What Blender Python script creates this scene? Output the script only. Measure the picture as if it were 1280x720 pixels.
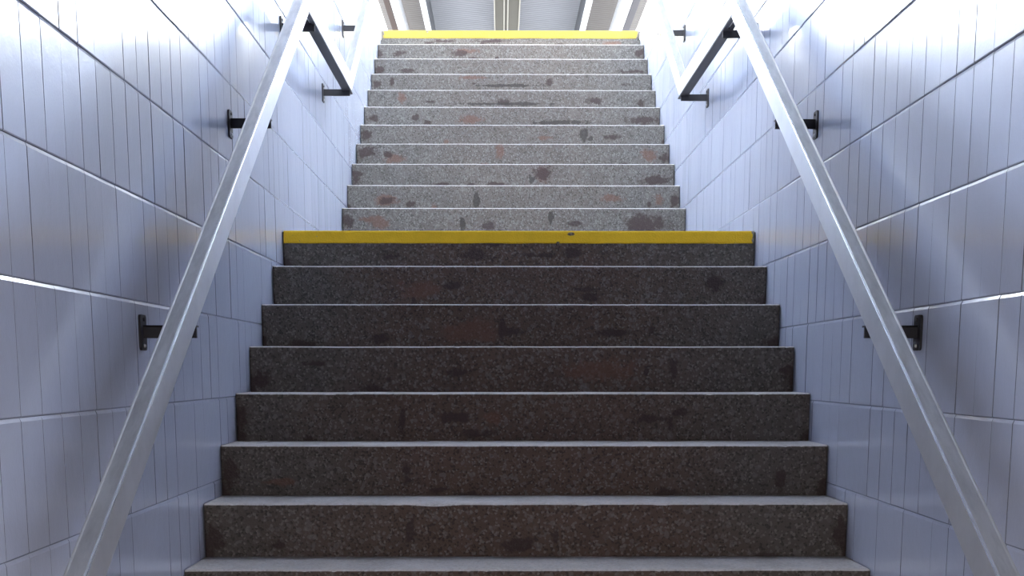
import bpy, bmesh, math, random
from mathutils import Vector, noise
for o in list(bpy.data.objects): bpy.data.objects.remove(o, do_unlink=True)
C = bpy.context.scene.collection
rnd = random.Random(7)
H0 = 1.6                                   # eye height above the passage floor
PI = math.pi

# ---------------------------------------------------------------- camera
F, PY, PIT, YAW = 1700.0, 760.8, 0.17335, 0.00793
cam = bpy.data.cameras.new('camera'); co = bpy.data.objects.new('camera', cam); C.objects.link(co)
co.location = (0, 0, H0); co.rotation_euler = (PI/2-PIT, 0, -YAW)
cam.sensor_width = 36; cam.sensor_fit = 'HORIZONTAL'; cam.lens = F/1280*36
cam.shift_y = (PY-360)/1280; cam.clip_start = .02; cam.clip_end = 300
bpy.context.scene.camera = co
# ---------------------------------------------------------------- sky, fill light, exposure
w = bpy.data.worlds.new('sky'); bpy.context.scene.world = w; w.use_nodes = True
bg = w.node_tree.nodes['Background']; bg.inputs['Color'].default_value = (.85, .92, 1.0, 1); bg.inputs['Strength'].default_value = 6.0
def area(name, loc, rot, sx, sy, power, col):
    l = bpy.data.lights.new(name, 'AREA'); l.shape = 'RECTANGLE'; l.size = sx; l.size_y = sy
    l.energy = power; l.color = col
    o = bpy.data.objects.new(name, l); C.objects.link(o); o.location = loc; o.rotation_euler = rot
area('passage_fill', (.08, -.6, 2.38), (0, 0, 0), .3, 1.4, 46, (1, .93, .88))  # unseen fill light behind the camera, brightening risers and near walls
vs = bpy.context.scene.view_settings
vs.view_transform = 'Standard'; vs.look = 'None'; vs.gamma = 1; vs.use_curve_mapping = False; vs.exposure = 1.65

# ---------------------------------------------------------------- measures
W = 2.05; XO = .0795; XL = XO-W/2; XR = XO+W/2
T, R = .2955, .1685
LY, LH = 6.079, .5945+H0                  # landing nosing
UY, UH = 8.3795-T, .9522-R+H0             # hidden first step of the upper flight
TOPY, TOPH = UY+11*T, UH+11*R             # top nosing
OPEN_Y = 5.0
cs, sn = math.cos(PIT), math.sin(PIT)
def proj(x, y, z):
    z -= H0
    c, s = math.cos(YAW), math.sin(YAW); x, y = c*x-s*y, s*x+c*y
    d = cs*y-sn*z; u = sn*y+cs*z
    return (640+F*x/max(d, .05), PY-F*u/max(d, .05))

# ---------------------------------------------------------------- materials
def mat(name):
    m = bpy.data.materials.new(name); m.use_nodes = True
    nt = m.node_tree; return m, nt, nt.nodes['Principled BSDF']
def N(nt, t, **k):
    n = nt.nodes.new(t)
    for a, v in k.items():
        if a.startswith('i_'): n.inputs[a[2:].replace('_', ' ')].default_value = v
        else: setattr(n, a, v)
    return n
def noi(nt, vec, scale, detail=3, rough=.5):
    n = N(nt, 'ShaderNodeTexNoise'); n.inputs['Scale'].default_value = scale
    n.inputs['Detail'].default_value = detail; n.inputs['Roughness'].default_value = rough
    nt.links.new(vec, n.inputs['Vector']); return n.outputs['Fac']
def ramp(nt, fac, *stops):
    r = N(nt, 'ShaderNodeValToRGB'); e = r.color_ramp.elements
    while len(e) < len(stops): e.new(.5)
    for i, (p, c) in enumerate(stops):
        e[i].position = p; e[i].color = (c, c, c, 1) if isinstance(c, (int, float)) else (*c, 1)
    nt.links.new(fac, r.inputs['Fac']); return r.outputs['Color']
def mix(nt, fac, a, b, mode='MIX'):
    m = N(nt, 'ShaderNodeMix', data_type='RGBA', blend_type=mode)
    if isinstance(fac, (int, float)): m.inputs[0].default_value = fac
    else: nt.links.new(fac, m.inputs[0])
    for i, v in ((6, a), (7, b)):
        if isinstance(v, tuple): m.inputs[i].default_value = (*v, 1)
        else: nt.links.new(v, m.inputs[i])
    return m.outputs[2]
def math_(nt, op, a, b=None):
    m = N(nt, 'ShaderNodeMath', operation=op)
    for i, v in ((0, a), (1, b)):
        if v is None: continue
        if isinstance(v, (int, float)): m.inputs[i].default_value = v
        else: nt.links.new(v, m.inputs[i])
    return m.outputs[0]
def bump(nt, bs, h, strength, dist=.01):
    b = N(nt, 'ShaderNodeBump'); b.inputs['Strength'].default_value = strength; b.inputs['Distance'].default_value = dist
    nt.links.new(h, b.inputs['Height']); nt.links.new(b.outputs['Normal'], bs.inputs['Normal']); return b
def geo(nt): return N(nt, 'ShaderNodeNewGeometry').outputs['Position']
def scaled(nt, v, s):
    m = N(nt, 'ShaderNodeMapping'); m.inputs['Scale'].default_value = s; nt.links.new(v, m.inputs['Vector']); return m.outputs['Vector']

# glossy painted tile
tile_m, nt, bs = mat('painted_tile')
P = geo(nt)
big = noi(nt, P, 2.2, 3)
nt.links.new(mix(nt, big, (.64, .69, .83), (.70, .75, .89)), bs.inputs['Base Color'])
bs.inputs['Roughness'].default_value = .27; bs.inputs['Specular IOR Level'].default_value = .6
bs.inputs['Coat Weight'].default_value = .85; bs.inputs['Coat Roughness'].default_value = .10
hh = math_(nt, 'ADD', math_(nt, 'MULTIPLY', noi(nt, P, 160, 2), .35), noi(nt, P, 22, 2))
bump(nt, bs, hh, .22, .006)
joint_m, nt, bs = mat('joint_paint')
bs.inputs['Base Color'].default_value = (.13, .14, .18, 1); bs.inputs['Roughness'].default_value = .5
# plain painted plaster / concrete of the shell
plaster_m, nt, bs = mat('painted_concrete')
P = geo(nt)
nt.links.new(mix(nt, noi(nt, P, 3, 4), (.50, .51, .54), (.60, .61, .63)), bs.inputs['Base Color'])
bs.inputs['Roughness'].default_value = .6; bump(nt, bs, noi(nt, P, 60, 3), .2)

def stone(name, tintc, tints, speck, light, yellow=None):
    """aggregate concrete; attribute st: r dark damp, g rust, b chip/crack"""
    m, nt, bs = mat(name); P = geo(nt)
    vor = N(nt, 'ShaderNodeTexVoronoi'); vor.inputs['Scale'].default_value = 150; nt.links.new(P, vor.inputs['Vector'])
    sepc = N(nt, 'ShaderNodeSeparateColor'); nt.links.new(vor.outputs['Color'], sepc.inputs[0])
    vor2 = N(nt, 'ShaderNodeTexVoronoi'); vor2.inputs['Scale'].default_value = 75; nt.links.new(P, vor2.inputs['Vector'])
    sep2 = N(nt, 'ShaderNodeSeparateColor'); nt.links.new(vor2.outputs['Color'], sep2.inputs[0])
    tone = noi(nt, scaled(nt, P, (1.0, 1, 1.6)), 1.6, 3, .6)
    tone2 = noi(nt, P, 9, 4, .65)
    sx = N(nt, 'ShaderNodeSeparateXYZ'); nt.links.new(P, sx.inputs[0])
    cen = math_(nt, 'ABSOLUTE', math_(nt, 'SUBTRACT', sx.outputs[0], XO))
    cenr = ramp(nt, math_(nt, 'ADD', cen, math_(nt, 'MULTIPLY', math_(nt, 'SUBTRACT', tone, .5), .9)), (.35, 0.), (.85, 1.))
    c = mix(nt, cenr, tintc, tints)
    c = mix(nt, ramp(nt, tone2, (.3, .55), (.65, 1.0)), mix(nt, .45, c, (.0, .0, .0)), c)
    k1 = ramp(nt, sepc.outputs[0], (.0, .30), (.16, .30), (.24, 1.0), (1., 1.0))
    c = mix(nt, speck, c, k1, 'MULTIPLY')
    k2 = ramp(nt, sepc.outputs[1], (.80, 0.), (.93, 1.))
    c = mix(nt, math_(nt, 'MULTIPLY', k2, .6), c, light)
    k3 = ramp(nt, sep2.outputs[2], (.86, 0.), (.95, 1.))
    c = mix(nt, math_(nt, 'MULTIPLY', k3, .5), c, tuple(v*.8 for v in light))
    at = N(nt, 'ShaderNodeVertexColor', layer_name='st'); sc = N(nt, 'ShaderNodeSeparateColor'); nt.links.new(at.outputs['Color'], sc.inputs[0])
    rag = math_(nt, 'ADD', math_(nt, 'MULTIPLY', noi(nt, P, 45, 5, .7), .55), math_(nt, 'MULTIPLY', noi(nt, P, 14, 3, .6), .45))
    def msk(ch, lo=.46, hi=.72):
        return ramp(nt, math_(nt, 'ADD', sc.outputs[ch], math_(nt, 'MULTIPLY', math_(nt, 'SUBTRACT', rag, .5), 2.2)), (lo, 0.), (hi, 1.))
    if yellow:
        yn = mix(nt, ramp(nt, noi(nt, P, 14, 5, .7), (.30, 0.), (.7, 1.)), tuple(v*.86 for v in yellow), yellow)
        c = mix(nt, msk(2, .3, .4), yn, c)
        bs.inputs['Roughness'].default_value = .8; bs.inputs['Specular IOR Level'].default_value = .08
    else:
        c = mix(nt, math_(nt, 'MULTIPLY', msk(1), .62), c, (.115, .048, .030))
        c = mix(nt, math_(nt, 'MULTIPLY', msk(0), .85), c, (.034, .017, .015))
        c = mix(nt, math_(nt, 'MULTIPLY', msk(2, .36, .5), .8), c, (.025, .018, .014))
        bs.inputs['Roughness'].default_value = .72
    nt.links.new(c, bs.inputs['Base Color'])
    bump(nt, bs, math_(nt, 'ADD', vor.outputs['Distance'], math_(nt, 'MULTIPLY', rag, .6)), .35, .004)
    return m
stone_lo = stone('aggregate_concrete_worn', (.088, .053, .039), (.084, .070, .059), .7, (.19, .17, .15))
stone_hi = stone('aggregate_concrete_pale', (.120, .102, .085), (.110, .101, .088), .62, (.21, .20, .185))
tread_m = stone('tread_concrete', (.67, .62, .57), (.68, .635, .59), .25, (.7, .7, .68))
yel_m = stone('yellow_paint', (.17, .13, .10), (.2, .18, .15), .6, (.4, .35, .3), yellow=(.82, .51, .032))

yel_top = stone('darkened_yellow_paint', (.17, .13, .10), (.2, .18, .15), .6, (.4, .35, .3), yellow=(.40, .31, .065))  # same yellow paint, darkened to offset the strong light at the top

def alu(name, base, rough, dirt):
    m, nt, bs = mat(name); P = geo(nt)
    f = ramp(nt, noi(nt, scaled(nt, P, (30, 5, 5)), 1.3, 5, .7), (.40, 0.), (.75, 1.))
    nt.links.new(mix(nt, math_(nt, 'MULTIPLY', f, dirt), base, tuple(v*.55 for v in base)), bs.inputs['Base Color'])
    bs.inputs['Metallic'].default_value = .85; bs.inputs['Roughness'].default_value = rough
    bump(nt, bs, noi(nt, P, 90, 3), .05, .002); return m
alu_top = alu('worn_aluminium', (.66, .655, .63), .42, .6)
alu_side = alu('satin_aluminium', (.82, .83, .84), .5, .25)
alu_edge = alu('polished_edge_aluminium', (.85, .86, .87), .22, .05)
black_m, nt, bs = mat('black_steel')
bs.inputs['Base Color'].default_value = (.012, .010, .014, 1); bs.inputs['Roughness'].default_value = .55
screw_m, nt, bs = mat('zinc_screw')
bs.inputs['Base Color'].default_value = (.4, .4, .4, 1); bs.inputs['Metallic'].default_value = 1; bs.inputs['Roughness'].default_value = .4
def simple(name, c, r=.6, met=0., spec=.08):
    m, nt, bs = mat(name); P = geo(nt)
    nt.links.new(mix(nt, noi(nt, P, 2.5, 4), tuple(v*.88 for v in c), c), bs.inputs['Base Color'])
    bs.inputs['Specular IOR Level'].default_value = spec; bs.inputs['Roughness'].default_value = r; bs.inputs['Metallic'].default_value = met; return m
white_steel = simple('white_painted_steel', (.85, .86, .88), .45)
sheet_m = simple('pale_corrugated_metal', (.27, .275, .30), .5)
sheet_b = simple('beige_corrugated_metal', (.20, .185, .175), .5)
gutter_m = simple('olive_painted_steel', (.06, .053, .038), .5)
conduit_m = simple('pale_conduit', (.3, .28, .24), .5)
brown_m = simple('weathered_brown_timber', (.07, .05, .045), .7)
grey_m = simple('weathered_grey_steel', (.09, .085, .095), .6)
plat_m = simple('platform_concrete', (.30, .29, .28), .8)
ground_m = simple('gravel_ground', (.20, .19, .17), .9)

# ---------------------------------------------------------------- mesh helpers
def link(name, bm, m, parent=None, kind=None, smooth=False):
    me = bpy.data.meshes.new(name); bm.normal_update(); bm.to_mesh(me); bm.free()
    ms = m if isinstance(m, (list, tuple)) else [m]
    for x in ms: me.materials.append(x)
    if smooth:
        for p in me.polygons: p.use_smooth = True
    o = bpy.data.objects.new(name, me); C.objects.link(o)
    if parent: o.parent = parent
    if kind: o['kind'] = kind
    return o
def box(bm, x0, x1, y0, y1, z0, z1, bev=0, mi=0):
    vs_ = [bm.verts.new((x, y, z)) for x in (x0, x1) for y in (y0, y1) for z in (z0, z1)]
    fs = [bm.faces.new([vs_[i] for i in q]) for q in ((0,1,3,2),(4,6,7,5),(0,4,5,1),(2,3,7,6),(0,2,6,4),(1,5,7,3))]
    for f in fs: f.material_index = mi
    if bev:
        es = list({e for f in fs for e in f.edges})
        r = bmesh.ops.bevel(bm, geom=es, offset=bev, segments=2, profile=.6, affect='EDGES')
        for f in r['faces']: f.material_index = mi
def bx(name, m, parent, *a, bev=0, kind=None):
    bm = bmesh.new(); box(bm, *a, bev=bev); return link(name, bm, m, parent, kind)
def poly_extrude(bm, pts, x0, x1):
    """(y,z) outline extruded along x"""
    a = [bm.verts.new((x0, y, z)) for y, z in pts]; b = [bm.verts.new((x1, y, z)) for y, z in pts]
    n = len(pts)
    bm.faces.new(a); bm.faces.new(b[::-1])
    for i in range(n): bm.faces.new((a[i], b[i], b[(i+1) % n], a[(i+1) % n]))
    bmesh.ops.recalc_face_normals(bm, faces=bm.faces[:])
def empty(name, loc, label, cat, group=None):
    o = bpy.data.objects.new(name, None); C.objects.link(o); o.location = loc
    o['label'] = label; o['category'] = cat
    if group: o['group'] = group
    return o
bpy.context.view_layer.update()

# ---------------------------------------------------------------- the setting
WEND = {-1: 10.82, 1: 10.55}               # where the high part of each wall stops
PARA = 3.85+H0-.05
def wall(side, name):
    X = XL if side < 0 else XR
    # backing face lies 6 mm behind the tile faces
    xi = X+side*.006; xo_ = X+side*.25
    bm = bmesh.new()
    we = WEND[side]
    pts = [(-4.2, -.2), (TOPY+.02, -.2), (TOPY+.02, TOPH+.015), (we, TOPH+.015), (we, PARA), (OPEN_Y, PARA), (OPEN_Y, 4.25), (-4.2, 2.6)]
    poly_extrude(bm, pts, min(xi, xo_), max(xi, xo_))
    o = link(name, bm, joint_m); o['kind'] = 'structure'
    # tiles: stacked bond, 127.8 mm x 270 mm
    cw, ch = .12775, .2703
    y0 = 2.71 if side < 0 else 3.079
    z0 = (.449 if side < 0 else .4355)+H0
    # column widths vary: some joints wide open, some nearly closed
    cells = []
    k0 = math.floor((.4-y0)/cw)
    gaps = {}
    def gap(k):
        if k not in gaps: gaps[k] = rnd.choice((.0003, .0004, .0004, .0006, .0008, .0012, .0018, .0026))
        return gaps[k]
    k = k0
    while y0+k*cw < TOPY:
        ya, yb = y0+k*cw, min(y0+(k+1)*cw, TOPY+.015)
        for n in range(-8, 18):
            za, zb = z0+n*ch, z0+(n+1)*ch
            # keep what rises above the steps
            if ya > we-.001: top = TOPH+.012
            elif yb > we: top = TOPH+.012 if we-ya < .03 else PARA-.005
            elif ya > OPEN_Y: top = PARA-.005
            else: top = 2.45+max(0, (ya-2.2))*.46
            yb2 = min(yb, we) if (yb > we > ya+.03 and za > TOPH) else yb
            if zb <= 0 or za >= top: continue
            if ya < 2.6: low = -.05
            elif yb < LY: low = LH-R*((LY-ya)/T+2.6)
            elif yb < UY: low = LH-.2 if ya > LY else LH-.5
            else: low = UH+R*((ya-UY)/T-1.8)
            if zb < low: continue
            zb = min(zb, top); za = max(za, .0)
            if zb-za < .02 or yb2-ya < .02: continue
            pr = [proj(X, y, z) for y in (ya, yb2) for z in (za, zb)]
            xs = [min(max(p[0], 0), 1280) for p in pr]; ys = [min(max(p[1], 0), 720) for p in pr]
            ar = (max(xs)-min(xs))*(max(ys)-min(ys))
            if ya < 1.5: ar = 0
            cells.append((ar, k, ya, yb2, za, zb))
        k += 1
    cells.sort(key=lambda c: -c[0])
    gx = -side                              # towards the room
    def tile_geom(bm, ya, yb, za, zb, k, dx, rz, ry):
        g0, g1 = gap(k), gap(k+1); gz = .0016
        ym, zm = (ya+yb)/2, (za+zb)/2
        bvl = .0009
        y_a, y_b, z_a, z_b = ya+g0/2-ym, yb-g1/2-ym, za+gz/2-zm, zb-gz/2-zm
        def vv(d, y, z):
            return bm.verts.new((X+gx*(d+dx+rz*y+ry*z)*1.0, ym+y, zm+z))
        bz = .0078
        r0 = [vv(-.0055, y, z) for y, z in ((y_a, z_a), (y_b, z_a), (y_b, z_b), (y_a, z_b))]
        r1 = [vv(d_, y, z) for d_, y, z in ((-.0024, y_a, z_a), (-.0024, y_b, z_a), (-.0034, y_b, z_b), (-.0034, y_a, z_b))]
        r2 = [vv(0, y, z) for y, z in ((y_a+bvl, z_a+.0022), (y_b-bvl, z_a+.0022), (y_b-bvl, z_b-bz), (y_a+bvl, z_b-bz))]
        for a, b in ((r0, r1), (r1, r2)):
            for i in range(4):
                q = (a[i], a[(i+1) % 4], b[(i+1) % 4], b[i])
                bm.faces.new(q if gx > 0 else q[::-1]).material_index = i % 2
        bm.faces.new(r2 if gx > 0 else r2[::-1])
    def jit():
        return rnd.gauss(0, .00035), rnd.gauss(0, .0035), rnd.gauss(0, .0012)
    NP = 300
    for ar, k, ya, yb, za, zb in cells[:NP]:
        bm = bmesh.new(); tile_geom(bm, ya, yb, za, zb, k, *jit())
        ctr = Vector((X, (ya+yb)/2, (za+zb)/2))
        for v in bm.verts: v.co -= ctr
        t = link('wall_tile', bm, [tile_m, joint_m], o); t.location = ctr
    bm = bmesh.new()
    for ar, k, ya, yb, za, zb in cells[NP:]: tile_geom(bm, ya, yb, za, zb, k, *jit())
    link('wall_tile', bm, [tile_m, joint_m], o, 'stuff')
    # coping on the parapet
    bm = bmesh.new(); a, b = sorted((X-side*.015, X+side*.27))
    box(bm, a, b, OPEN_Y, we+.015, PARA, PARA+.06, bev=.008)
    link('coping', bm, plaster_m, o)
    return o
wall_left = wall(-1, 'wall_left'); wall_right = wall(1, 'wall_right')
bm = bmesh.new(); box(bm, XL-.25, XR+.25, -4.4, -4.2, -.2, 2.6); link('wall_back', bm, plaster_m, kind='structure')
bm = bmesh.new(); box(bm, XL-.006, XR+.006, -4.2, LY-12*T-.02, -.2, 0); link('floor', bm, plat_m, kind='structure')
bm = bmesh.new(); box(bm, XL-.006, XR+.006, LY+.31, UY+.01, LH-.3, LH-.001); link('floor', bm, tread_m, kind='structure')
# sloping soffit over the lower flight
bm = bmesh.new()
poly_extrude(bm, [(-4.2, 2.45), (2.2, 2.45), (OPEN_Y-.15, 3.75), (OPEN_Y, 3.75), (OPEN_Y, TOPH), (2.2, TOPH), (-4.2, TOPH)], XL-.25, XR+.25)
link('ceiling', bm, plaster_m, kind='structure')
# platform around the stairwell
bm = bmesh.new()
box(bm, -14, XL-.25, 3, TOPY+.3, TOPH-.25, TOPH); box(bm, XR+.25, 14, 3, TOPY+.3, TOPH-.25, TOPH)
box(bm, -14, 14, TOPY+.3, 40, TOPH-.25, TOPH)
link('floor', bm, plat_m, kind='structure')
bm = bmesh.new(); box(bm, -90, 90, -60, 160, TOPH-1.3, TOPH-1.05)
# ground has a hole where the stair and passage run
bm.free(); bm = bmesh.new()
for a in ((-90, XL-.3, -60, 160), (XR+.3, 90, -60, 160), (XL-.3, XR+.3, TOPY+.6, 160), (XL-.3, XR+.3, -60, -4.5)):
    box(bm, *a, TOPH-1.3, TOPH-1.05)
link('ground', bm, ground_m, kind='structure')

# ---------------------------------------------------------------- stairs
def px_to_x(px, Y, Z):
    lo, hi = -2., 2.
    for _ in range(30):
        m_ = (lo+hi)/2
        if proj(m_, Y, Z)[0] < px: lo = m_
        else: hi = m_
    return lo
def step(parent, Y, Z, riser, stains, mats, back, wav, chips=()):
    """one solid step: riser face at Y, tread at Z; stains = (px0, px1, py0, py1, channel)"""
    bm = bmesh.new(); cl = bm.loops.layers.color.new('st')
    nx, nz = 230, 14
    x0, x1 = XL+.0035, XR-.0035
    sd = rnd.random()*50
    st = []
    for (a, b, c, d, ch) in stains:
        xa, xb = px_to_x(a, Y, Z), px_to_x(b, Y, Z)
        zt = [0, 0]
        for j, py in enumerate((c, d)):
            lo, hi = Z-riser*1.6, Z+.4
            for _ in range(26):
                m_ = (lo+hi)/2
                if proj(.1, Y, m_)[1] > py: lo = m_
                else: hi = m_
            zt[j] = lo
        st.append(((xa+xb)/2, (xb-xa)/2*1.3, (zt[0]+zt[1])/2, max(abs(zt[0]-zt[1])/2*1.25, .005), ch))
    q_ = random.Random(int(Y*1000))
    for e in (x0, x1): st.append((e+q_.uniform(-.01, .01), q_.uniform(.02, .07), Z-riser*.8, riser*q_.uniform(.2, .5), 0))
    for _ in range(5): st.append((q_.uniform(x0, x1), q_.uniform(.02, .12), Z-riser*q_.uniform(.3, 1), riser*q_.uniform(.06, .2), q_.choice((0, 1, 0, 0, 0, 0))))
    prof = [(0, -riser*i/nz) for i in range(nz, 0, -1)]            # going up the riser
    rad = .008
    prof = [(0, z if z < -rad*1.2 else -rad*1.2) for _, z in prof]
    prof += [(rad*.12, -rad*.5), (rad*.5, -rad*.12), (rad*1.2, 0)]
    nr = len(prof)
    prof += [(T*f, 0) for f in (.15, .4, .7, 1.0)]
    if back > T: prof += [(back, 0)]
    grid = []
    for i in range(nx+1):
        x = x0+(x1-x0)*i/nx; col = []
        chip = 0
        n1 = noise.noise(Vector((x*6, sd, 0))); n2 = noise.noise(Vector((x*35, sd, 3)))
        chip = max(0, n2-.38)*.012*wav+max(0, n1-.45)*.010*wav
        for (cx, cwd, cdp) in chips:
            chip += cdp*math.exp(-((x-cx)/cwd)**2)
        low = n1*.0011
        for (dy, dz) in prof:
            k = math.exp(-((dy)**2+(dz)**2)/(2*.010**2))
            rough = noise.noise(Vector((x*40, dz*40, sd)))*.0006
            col.append(bm.verts.new((x, Y+dy+chip*k+rough*(1 if dy < .002 else 0), Z+dz-chip*k*.8+(low if dz > -.02 else 0))))
        grid.append(col)
    for i in range(nx):
        for j in range(len(prof)-1):
            f = bm.faces.new((grid[i][j], grid[i+1][j], grid[i+1][j+1], grid[i][j+1]))
            f.material_index = 0 if j < nr-3 else 1  # pale tread colour on the rounded nosing paints its lit edge
            f.smooth = True
            for l in f.loops:
                p = l.vert.co; ch = [0, 0, 0]
                if j < nr:
                    for (cx, rx, cz, rz_, c) in st:
                        q = 1.1-.55*math.sqrt(((p.x-cx)/max(rx, .005))**2+((p.z-cz)/rz_)**2)
                        ch[c] = max(ch[c], min(1, max(0, q)))
                l[cl] = (ch[0], ch[1], ch[2], 1)
    # ends, underside and back close the block
    zb = Z-riser; n = len(prof)
    yb = max(back, T)
    bl = bm.verts.new((x0, Y+yb, zb)); br = bm.verts.new((x1, Y+yb, zb))
    bm.faces.new([grid[0][j] for j in range(n)]+[bl]); bm.faces.new([grid[nx][j] for j in range(n)][::-1]+[br])
    bm.faces.new([grid[i][0] for i in range(nx, -1, -1)]+[bl, br])
    bm.faces.new([grid[i][n-1] for i in range(nx+1)]+[br, bl])
    return link('step', bm, list(mats), parent), sd, st
def stripe(parent, Y, Z, drop, chips, endl, endr, paint=None):
    """painted yellow nosing: a thin skin over the edge of the step"""
    bm = bmesh.new(); cl = bm.loops.layers.color.new('st')
    nx = 230; x0, x1 = XL+.006, XR-.006; rad = .007; off = .0013
    prof = [(0, -drop*(1-i/8)) for i in range(8)]
    prof = [(-off, min(z, -rad*1.2)) for _, z in prof]+[(rad*.12-off, -rad*.5+off*.3), (rad*.5-off*.4, -rad*.12+off), (rad*1.2, off), (.05, off), (.051, -.001)]
    grid = []
    for i in range(nx+1):
        x = x0+(x1-x0)*i/nx
        wv = noise.noise(Vector((x*9, Y, 1)))*.0022
        grid.append([bm.verts.new((x, Y+dy, Z+dz+(wv if j == 0 else 0)+noise.noise(Vector((x*6, 4, Y)))*.0008)) for j, (dy, dz) in enumerate(prof)])
    a = [bm.verts.new((v[0].co.x, Y+.001, v[0].co.z)) for v in grid]
    cz = [(px_to_x(cx, Y, Z), px_to_x(cx+cw_, Y, Z)-px_to_x(cx, Y, Z), Z-dz_, rz_) for cx, cw_, dz_, rz_ in chips]
    for i in range(nx):
        bm.faces.new((a[i], a[i+1], grid[i+1][0], grid[i][0]))
        for j in range(len(prof)-1):
            f = bm.faces.new((grid[i][j], grid[i+1][j], grid[i+1][j+1], grid[i][j+1])); f.smooth = True
            for l in f.loops:
                p = l.vert.co; v = 0
                for (cx, rx, c_z, rz_) in cz:
                    v = max(v, 1.05-.55*math.sqrt(((p.x-cx)/rx)**2+((p.z-c_z)/rz_)**2))
                v = max(v, 1-(p.x-x0)/endl if endl else 0, 1-(x1-p.x)/endr if endr else 0)
                l[cl] = (0, 0, min(1, max(0, v)), 1)
    s = link('edge_stripe', bm, paint or yel_m, parent); s['label'] = 'yellow painted strip along the edge of the step'; return s

D, RU, CR = 0, 1, 2
low_stains = {
 0: [(700, 735, 306, 325, D), (570, 620, 308, 330, D)],
 1: [(882, 906, 338, 366, D), (500, 560, 350, 378, RU), (890, 900, 356, 368, D)],
 2: [(621, 633, 388, 430, D), (809, 820, 405, 420, D), (540, 640, 395, 432, RU)],
 3: [(834, 850, 440, 484, D), (803, 814, 458, 472, D), (305, 338, 462, 488, D), (700, 800, 445, 480, RU)],
 4: [(785, 852, 517, 530, D), (831, 846, 512, 548, D), (290, 310, 500, 548, D), (495, 510, 500, 548, D)],
 5: [(968, 986, 582, 616, D), (272, 300, 565, 612, D), (500, 515, 570, 610, D)],
 6: [(250, 282, 655, 692, D), (505, 520, 640, 690, D), (690, 700, 650, 690, D), (1040, 1064, 640, 690, D)],
 7: [(230, 270, 722, 760, D)], }
up_stains = {
 1: [(772, 846, 266, 296, D), (424, 446, 264, 290, D), (455, 492, 268, 288, RU), (574, 582, 270, 292, CR), (685, 692, 262, 280, CR)],
 2: [(462, 503, 243, 258, RU), (470, 497, 246, 256, D), (835, 852, 240, 261, D), (817, 832, 242, 258, RU), (592, 600, 240, 260, CR)],
 3: [(797, 846, 218, 233, D), (438, 450, 212, 232, D), (668, 686, 204, 230, RU), (660, 668, 218, 230, CR), (664, 690, 205, 228, D)],
 4: [(444, 474, 182, 200, D), (478, 507, 190, 206, RU), (617, 633, 178, 202, RU), (796, 822, 184, 204, RU), (822, 840, 190, 204, D), (618, 631, 184, 200, RU)],
 5: [(725, 735, 160, 178, CR), (735, 742, 170, 176, CR), (449, 466, 160, 178, D)],
 6: [(776, 828, 144, 156, D), (454, 477, 142, 155, D), (572, 606, 144, 156, RU), (650, 745, 151, 155, CR)],
 7: [(495, 508, 113, 130, RU), (576, 690, 128, 132, CR), (618, 642, 122, 134, D), (730, 757, 120, 132, D), (796, 808, 123, 134, D)],
 8: [(463, 478, 98, 112, D), (486, 494, 94, 110, D), (682, 692, 96, 112, D), (590, 670, 105, 109, CR), (570, 610, 94, 100, RU)],
 9: [(468, 482, 82, 92, D), (497, 522, 84, 92, D), (770, 814, 86, 92, D)],
 10: [(791, 806, 60, 74, D), (468, 480, 60, 74, D), (568, 600, 60, 68, RU), (490, 510, 62, 72, D)],
 11: [(538, 572, 49, 54, D), (612, 632, 48, 54, D), (585, 640, 50, 54, D)], }
stair_lo = empty('staircase', (XO, LY, 0), 'lower flight of dark speckled concrete steps in front of the landing', 'staircase')
stair_up = empty('staircase', (XO, UY, 0), 'upper flight of pale grey speckled steps with rust stains beyond the landing', 'staircase')
stair_lo.location = stair_up.location = (0, 0, 0)
for k in range(13):
    Y, Z = LY-T*k, LH-R*k
    if Z < .02: break
    chips = [(-.21, .05, .006)] if k == 6 else ()
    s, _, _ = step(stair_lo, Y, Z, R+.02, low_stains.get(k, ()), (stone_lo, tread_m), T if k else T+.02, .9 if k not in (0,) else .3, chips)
    if k == 0:
        s['label'] = 'landing edge step with yellow painted nosing'
        stripe(s, Y, Z, .052, [(713, 7, .012, .010), (697, 3, .05, .006)], 0, .022)
for k in range(12):
    Y, Z = UY+T*k, UH+R*k
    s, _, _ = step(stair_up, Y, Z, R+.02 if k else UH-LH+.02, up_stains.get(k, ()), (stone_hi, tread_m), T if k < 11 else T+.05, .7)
    if k == 11:
        s['label'] = 'top step with yellow painted nosing at platform level'
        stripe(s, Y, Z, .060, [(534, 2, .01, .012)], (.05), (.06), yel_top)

# solid ground under the flights, unseen, added to block light from below
bm = bmesh.new()
poly_extrude(bm, [(LY-12*T, -.4), (LY-12*T, -.03), (LY+.25, LH-R-.06), (LY+.25, LH-.31), (UY+.05, LH-.31), (UY+.3, UH-R-.06), (TOPY+.2, TOPH-R-.06), (TOPY+.6, TOPH-.3), (TOPY+.6, -.4)], XL-.002, XR+.002)
link('ground_blocker', bm, plaster_m, kind='structure')
bx('ground_blocker', ground_m, None, -90, 90, -60, 160, -.9, -.42, kind='structure')  # unseen slab closing off sky light from underneath

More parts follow.
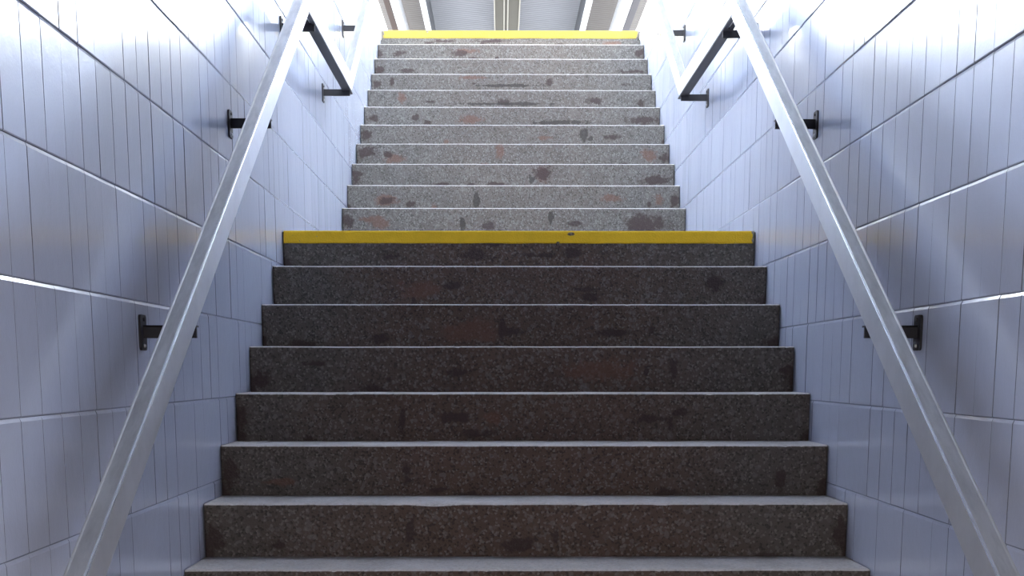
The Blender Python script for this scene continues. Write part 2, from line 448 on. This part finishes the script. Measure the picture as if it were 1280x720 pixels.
# ---------------------------------------------------------------- handrails
def handrail(side):
    X = XL if side < 0 else XR
    g = -side
    hb = (1.470 if side < 0 else 1.447)+H0            # underside of the level length
    ht, wd = .085, .045
    sl = R/T; ca = 1/math.sqrt(1+sl*sl)
    xi = X+g*.150; xo_ = xi-g*wd
    top0 = .025+H0                                     # inner top edge at Y = 3.308
    yj = 3.308+((hb+ht)-top0)/sl
    yk = 7.62
    path = [(1.62, top0-(3.308-2.05)*sl), (2.05, top0-(3.308-2.05)*sl), (yj, hb+ht), (yk, hb+ht), (10.62 if side < 0 else 10.4, hb+ht+sl*((10.62 if side < 0 else 10.4)-yk))]
    lab = ('left' if side < 0 else 'right')
    root = empty('handrail', (0, 0, 0), 'satin aluminium handrail on black brackets along the %s tiled wall' % lab, 'handrail', None)
    # (u across from the wall side 0..wd, v down from the top) closed outline with two lips
    lip, ld = .0055, .0028
    out = [(0, -.0012), (lip*.3, -.0008), (lip*.6, -.0012), (lip*.6+.002, -ld), (wd-lip-.002, -ld), (wd-lip, 0), (wd-lip*.5, .0006), (wd-.0008, -.0006), (wd, -.003), (wd, -ht+.004), (wd-.004, -ht), (.004, -ht), (0, -ht+.004), (0, -.003)]
    mi = [0, 0, 0, 0, 0, 2, 2, 2, 1, 1, 1, 1, 1, 0]
    rings = []
    for i, (y, z) in enumerate(path):
        ts = []
        if i > 0: a = Vector((y-path[i-1][0], z-path[i-1][1])).normalized(); ts.append(a)
        if i < len(path)-1: b = Vector((path[i+1][0]-y, path[i+1][1]-z)).normalized(); ts.append(b)
        ns = [Vector((-t.y, t.x)) for t in ts]
        n = sum(ns, Vector((0, 0))).normalized(); n = n/ n.dot(ns[0])
        rings.append([(xo_+g*u, y+n.x*v, z+n.y*v) for u, v in out])
    names = ['rail_end', 'rail', 'rail', 'rail']
    for i in range(4):
        bm = bmesh.new()
        a = [bm.verts.new(p) for p in rings[i]]; b = [bm.verts.new(p) for p in rings[i+1]]; n = len(out)
        for j in range(n):
            f = bm.faces.new((a[j], b[j], b[(j+1) % n], a[(j+1) % n])); f.material_index = mi[j]
        bm.faces.new(a); bm.faces.new(b[::-1])
        bmesh.ops.recalc_face_normals(bm, faces=bm.faces[:])
        link(names[i], bm, [alu_top, alu_side, alu_edge], root)
    # black steel flat under the level length, with a slot near its front end
    bm = bmesh.new(); a, b = sorted((xo_+g*.001, xi+g*.001)); zc = hb-.001
    sm = (a+b)/2
    box(bm, a, sm-.004, yj+.06, yj+.20, zc-.007, zc); box(bm, sm+.004, b, yj+.06, yj+.20, zc-.007, zc)
    box(bm, a, b, yj-.01, yj+.06, zc-.007, zc); box(bm, a, b, yj+.20, yk+.06, zc-.007, zc)
    link('mounting_strip', bm, black_m, root)
    def under(y):
        if y < yj: return top0+sl*(y-3.308)-ht/ca
        if y < yk: return hb
        return hb+sl*(y-yk)
    for y in (3.655, 4.965, 6.20, 7.59, 8.62, 9.9):
        zt = under(y)-(.001 if yj < y < yk+.1 else .008)
        bm = bmesh.new()
        a, b = sorted((X+g*.006, xi-g*.004))
        box(bm, a, b, y-.006, y+.004, zt-.033, zt, bev=.001)             # web
        box(bm, a, b, y-.006, y+.024, zt-.005, zt, bev=.001)             # flange under the rail
        br = link('bracket', bm, black_m, root)
        bm = bmesh.new()
        a, b = sorted((X+g*.0005, X+g*.0065))
        zc = zt-.019
        # rounded vertical plate, edge standing proud of the tiles
        n = 10; pts = []
        hw, hh_ = .030, .046
        for q in range(4):
            for s_ in range(4):
                t = PI/2*q+PI/2*s_/3
                cx = (hw-.010)*(1 if q in (0, 3) else -1); cz = (hh_-.010)*(1 if q in (0, 1) else -1)
                pts.append((y+cx+.010*math.cos(t), zc+cz+.010*math.sin(t)))
        poly_extrude(bm, pts, a, b)
        pl = link('wall_plate', bm, black_m, br)
        for dz in (-.034, .034):
            bm = bmesh.new(); bmesh.ops.create_cone(bm, cap_ends=True, segments=10, radius1=.0055, radius2=.004, depth=.004)
            for v in bm.verts: v.co = Vector((X+g*(.0085+v.co.z), y+v.co.x, zc+dz+v.co.y))
            bmesh.ops.recalc_face_normals(bm, faces=bm.faces[:])
            link('screw', bm, screw_m if dz < 0 else black_m, br)
handrail(-1); handrail(1)

# ---------------------------------------------------------------- canopy beyond the stair top, its near part added over the stair
ZB = 5.72+H0
can = empty('platform_canopy', (0, 0, 0), 'open platform canopy of white beams and corrugated sheets above the stair top', 'canopy')
CY0, CY1 = 3.0, 34  # near stretch brought unseen over the stair to dim the upper steps
cx = .105
K = .01153
def xx(px): return (px-626)*K
# gutter beam in the valley, with two conduits
bm = bmesh.new()
box(bm, xx(618.5), xx(651.5), CY0, CY1, ZB+.02, ZB+.30)
gb = link('gutter_beam', bm, gutter_m, can)
bm = bmesh.new(); box(bm, xx(616.6), xx(618.4), CY0, CY1, ZB-.005, ZB+.25); box(bm, xx(651.6), xx(653.4), CY0, CY1, ZB-.005, ZB+.25); link('flange', bm, conduit_m, gb)
for px in (631.0, 636.2):
    bm = bmesh.new(); bmesh.ops.create_cone(bm, cap_ends=True, segments=12, radius1=.011, radius2=.011, depth=CY1-CY0)
    for v in bm.verts: v.co = Vector((xx(px)+v.co.x, (CY0+CY1)/2+v.co.z, ZB+.006+v.co.y))
    bmesh.ops.recalc_face_normals(bm, faces=bm.faces[:])
    link('conduit', bm, conduit_m, gb)
def ibeam(px0, px1, hb_, m, web_m=None, side=0):
    a, b = xx(px0), xx(px1)
    bm = bmesh.new(); box(bm, a, b, CY0, CY1, ZB, ZB+.05, mi=0)
    box(bm, a+(b-a)*.15, b-(b-a)*.15, CY0, CY1, ZB+.05, ZB+hb_, mi=1)
    return link('roof_beam', bm, [m, web_m or m], can)
grey_web = simple('grey_beam_web', (.12, .125, .14), .6)
ibeam(515.5, 523, .50, white_steel, grey_web); ibeam(743.5, 751.5, .50, white_steel, grey_web)
ibeam(475, 485.5, .30, white_steel); ibeam(792.5, 806, .30, white_steel)
e1 = bx('edge_beam', brown_m, can, xx(466.5), xx(474.6), CY0, CY1, ZB-.02, ZB+.22, bev=.012)
e2 = bx('edge_beam', grey_m, can, xx(806.5), xx(816), CY0, CY1, ZB-.02, ZB+.22, bev=.012)
e1['label'] = 'brown edge beam'; e2['label'] = 'grey edge beam'
# corrugated sheets rising either way from the valley
def sheet(xa, xb, m):
    bm = bmesh.new(); ny = int((CY1-CY0)/.028); prev = None
    for i in range(ny+1):
        y = CY0+(CY1-CY0)*i/ny
        dz = .016*math.sin(2*PI*i/5)
        row = [bm.verts.new((x, y, ZB+.42+.10*abs(x-cx)+dz+t)) for x in (xa, xb) for t in (0, .004)]
        if prev:
            bm.faces.new((prev[0], prev[2], row[2], row[0])); bm.faces.new((prev[1], row[1], row[3], prev[3]))
        prev = row
    return link('corrugated_sheet', bm, m, can)
sheet(xx(519), cx-.01, sheet_m); sheet(cx+.01, xx(747), sheet_m)
s1 = sheet(xx(440), xx(519), sheet_b); s2 = sheet(xx(747), xx(850), sheet_b)
for s_ in (s1, s2): s_['label'] = 'beige corrugated sheet'
for y in (3.4, 32.5):
    for px in (480, 799):
        p = bx('post', white_steel, can, xx(px)-.08, xx(px)+.08, y-.08, y+.08, TOPH, ZB)
    bx('cross_beam', white_steel, can, xx(466), xx(816), y-.06, y+.06, ZB-.001, ZB+.14)
